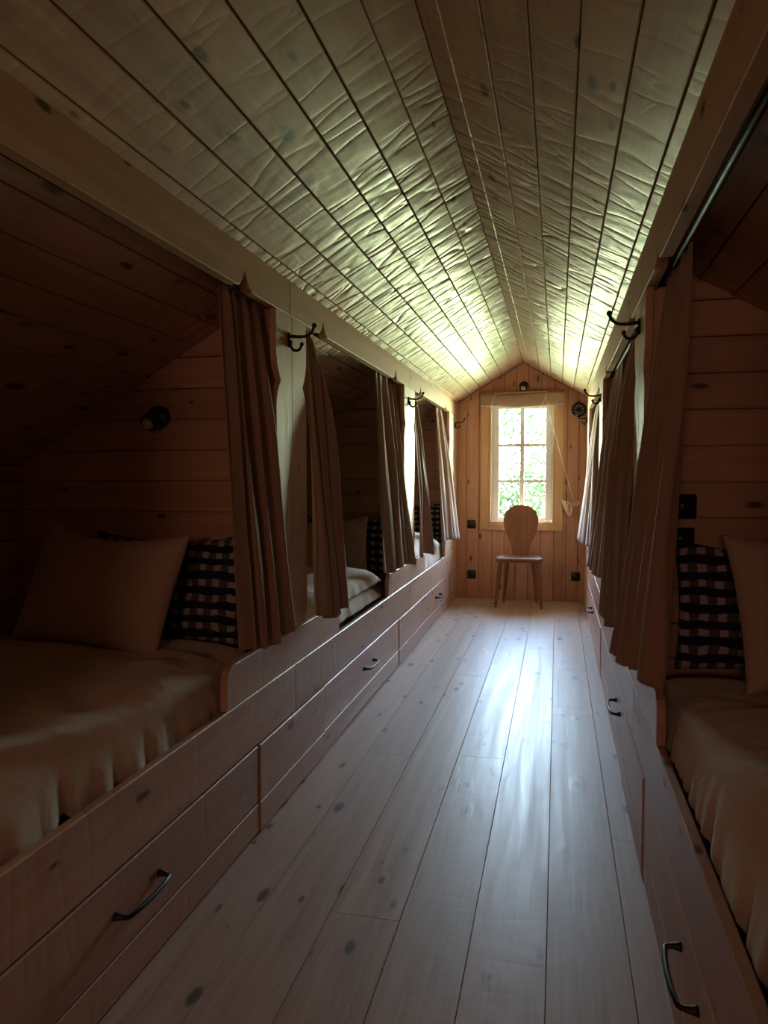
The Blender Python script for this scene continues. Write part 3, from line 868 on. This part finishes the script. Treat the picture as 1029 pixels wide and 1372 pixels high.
# blind rolled up above the window, with its cords
bl = empty('window_blind', (XC, YF-.05, 1.93)); tag(bl, 'rolled up beige linen blind across the top of the window', 'blind')
V = []; F = []; n = 60; m = 20
for i in range(n+1):
    x = -.40+.795*i/n
    sagv = .010*nz(x*3, 0, 1, 3)
    for k in range(m):
        a = 2*pi*k/m; rr = 1+.10*sin(3*a+x*9)+.05*nz(x*8, a, 1, 5)
        V.append((x-.0, -.004+.022*cos(a)*rr, -.004+sagv+(.062*sin(a)*rr)))
for i in range(n):
    for k in range(m): F.append((i*m+k, i*m+(k+1) % m, (i+1)*m+(k+1) % m, (i+1)*m+k))
F.append(tuple(range(m))[::-1]); F.append(tuple(n*m+k for k in range(m)))
o = link('fabric_roll', mesh(V, F), 'blind', bl, True)
bm = bmesh.new(); box(bm, -.402, .386, -.012, .018, .058, .073); link('batten', bmesh_to(bm), 'chair', bl)
bm = bmesh.new()
for x in (-.275, .205):
    tube(bm, bez((x+.02, -.012, .072), (x+.02, -.05, .03), (x-.02, -.05, -.03), (x-.028, -.028, -.072), 8)+[Vector((x-.028, 0, -.074))], .0036, 6)
tube(bm, [(-.255, -.03, .060), (0, -.03, .066), (.215, -.03, .070)], .003, 6)
link('tie_cord', bmesh_to(bm), 'cord', bl, True)
cd = bmesh.new()
e = Vector((.148+.33, .022, .965-1.93))
tube(cd, bez((.208, -.028, .07), (.27, -.034, -.25), (.38, -.01, -.6), e, 14), .0042, 6)
r = random.Random(5)
for k in range(4):
    c = e+Vector((-.035-.012*k, -.012, -.07)); pts = []
    for q in range(17):
        a = 2*pi*q/16; pts.append(c+Vector(((.026+.004*k)*cos(a+k)*.9, .004*sin(a*2), (.058+.008*k)*sin(a+k*.4))))
    tube(cd, pts, .0050, 6, False)
for k in range(2):
    c = e+Vector((.025, -.012, -.02-.01*k)); tube(cd, [c+Vector((.028*cos(a), .004*sin(3*a), .016*sin(a+.5))) for a in [2*pi*q/14 for q in range(15)]], .0028, 6, False)
tube(cd, bez(e+Vector((-.02, -.012, -.10)), e+Vector((-.01, -.012, -.14)), e+Vector((.0, -.012, -.3)), e+Vector((-.004, -.012, -.50)), 8), .0014, 6)
link('pull_cord', bmesh_to(cd), 'cord', bl, True)

# ------------------------------------------------------------------ chair
ch = empty('chair', (-.335, 6.95, 0)); tag(ch, 'wooden chair with a round paddle shaped back under the window', 'chair')
# seat: trapezoid, wide towards the camera, rounded corners
def rounded(poly, r, n=6):
    out = []; k = len(poly)
    for i in range(k):
        p = Vector(poly[i]); a = (Vector(poly[i-1])-p).normalized(); b = (Vector(poly[(i+1) % k])-p).normalized()
        p0 = p+a*r; p1 = p+b*r
        for j in range(n+1):
            t = j/n; out.append(tuple(p0*(1-t)**2+p*2*t*(1-t)+p1*t*t))
    return out
out = rounded([(-.222, -.20), (.222, -.20), (.175, .20), (-.175, .20)], .07)
bm = bmesh.new(); zs = [(.418, .90), (.424, .97), (.434, 1.0), (.448, 1.0), (.455, .985), (.458, .95)]
R = [[bm.verts.new((x*k, y*k, z)) for x, y in out] for z, k in zs]
for a, b in zip(R, R[1:]):
    for i in range(len(out)): bm.faces.new((a[i], a[(i+1) % len(out)], b[(i+1) % len(out)], b[i]))
bm.faces.new(R[0][::-1]); bm.faces.new(R[-1])
link('seat', bmesh_to(bm), 'chair', ch, False)
# back: paddle outline
def smooth_prof(P):
    P = [P[0]]+P+[(P[-1][0], -P[-2][1])]; out = []
    for i in range(1, len(P)-2):
        for j in range(4):
            t = j/4; a = [Vector(P[k]) for k in (i-1, i, i+1, i+2)]
            q = .5*((2*a[1])+(a[2]-a[0])*t+(2*a[0]-5*a[1]+4*a[2]-a[3])*t*t+(3*a[1]-a[0]-3*a[2]+a[3])*t**3); out.append((q.x, max(0, q.y)))
    out.append(P[-2]); return out
prof = [(0, .072), (.06, .082), (.12, .098), (.18, .125), (.24, .150), (.30, .1625), (.345, .163), (.39, .153), (.42, .137), (.445, .112), (.463, .082), (.474, .045), (.478, 0)]
prof = smooth_prof(prof)
pts = [(w_, h) for h, w_ in prof] + [(-w_, h) for h, w_ in prof[:-1][::-1]]
bm = bmesh.new()
L_ = [[bm.verts.new((x*k, yo, h if 0 else (h-.24)*k+.24)) for x, h in pts] for yo, k in ((-.011, .965), (-.007, 1), (.007, 1), (.011, .965))]
for a, b in zip(L_, L_[1:]):
    for i in range(len(pts)): bm.faces.new((a[i], a[(i+1) % len(pts)], b[(i+1) % len(pts)], b[i]))
bm.faces.new(L_[0][::-1]); bm.faces.new(L_[-1])
o = link('backrest', bmesh_to(bm), 'chair', ch); o.location = (0, .135, .455); o.rotation_euler = (radians(-11), 0, 0)
for (x0, y0, x1, y1) in ((-.165, -.13, -.205, -.17), (.165, -.13, .205, -.17), (-.12, .12, -.155, .165), (.12, .12, .155, .165)):
    bm = bmesh.new()
    tube(bm, [(x0, y0, .42), (x0+(x1-x0)*.4, y0+(y1-y0)*.4, .27), (x1, y1, 0.0)], [.023, .021, .013], 8)
    for v in bm.verts:
        if v.co.z < .012: v.co.z = 0
    link('leg', bmesh_to(bm), 'chair', ch)

# ------------------------------------------------------------------ trees outside the window
def tree(x, y, z0, h, seed, label, spread=1.3, nb=9, leaves=4200, lz=(.4, 1.0)):
    r = random.Random(seed); t = empty('garden_tree', (x, y, z0)); tag(t, label, 'tree', 'trees behind the window')
    bm = bmesh.new(); top = Vector((r.uniform(-.2, .2), 0, h))
    tube(bm, [(0, 0, 0), (.05, .03, h*.35), (-.04, 0, h*.7), top], [.11, .08, .05, .015], 8)
    link('trunk', bmesh_to(bm), 'bark', t, True)
    tips = []
    for k in range(nb):
        zz = h*r.uniform(lz[0]-.1, lz[1]*.95); a = r.uniform(0, 2*pi); ln = spread*r.uniform(.6, 1.1)
        p0 = Vector((0, 0, zz)); p3 = p0+Vector((cos(a)*ln, sin(a)*ln, ln*r.uniform(.1, .6)))
        pts = bez(p0, p0+(p3-p0)*.3+Vector((0, 0, .15)), p0+(p3-p0)*.7+Vector((0, 0, .1)), p3, 5)
        bm = bmesh.new(); tube(bm, pts, [.03, .026, .02, .015, .01, .006], 5); link('branch', bmesh_to(bm), 'bark', t, True)
        tips += pts[2:]
    V = []; F = []
    for k in range(leaves):
        c = r.choice(tips)+Vector((r.gauss(0, .26), r.gauss(0, .26), r.gauss(0, .22)))
        d = Vector((r.gauss(0, 1), r.gauss(0, 1), r.gauss(0, .6))).normalized(); n_ = d.orthogonal().normalized()
        n_ = Matrix.Rotation(r.uniform(0, 6.28), 3, d) @ n_; l = r.uniform(.05, .09); wd = l*.32
        i = len(V); V += [c, c+d*l*.45+n_*wd, c+d*l, c+d*l*.45-n_*wd]; F.append((i, i+1, i+2, i+3))
    o = link('foliage', mesh(V, F), 'leaf', t); o['kind'] = 'stuff'; return t
tree(-1.35, 10.8, -2.6, 5.2, 1, 'leafy green tree seen through the left panes of the window')
tree(-.1, 14.8, -2.6, 5.0, 2, 'leafy green tree seen through the right panes of the window')
tree(-1.5, 19.0, -2.6, 6.0, 3, 'paler tree farther behind the window panes', 2.0, 14, 5500)

# ------------------------------------------------------------------ added fill light, out of view behind the camera
ld = bpy.data.lights.new('fill_light', 'AREA'); ld.shape = 'DISK'; ld.size = .5; ld.energy = FILL_BEHIND; ld.color = (1.0, .54, .38)
lo = bpy.data.objects.new('fill_light', ld); C.objects.link(lo); lo.location = (-.33, -2.4, 1.5); lo.rotation_euler = (radians(112), 0, 0)
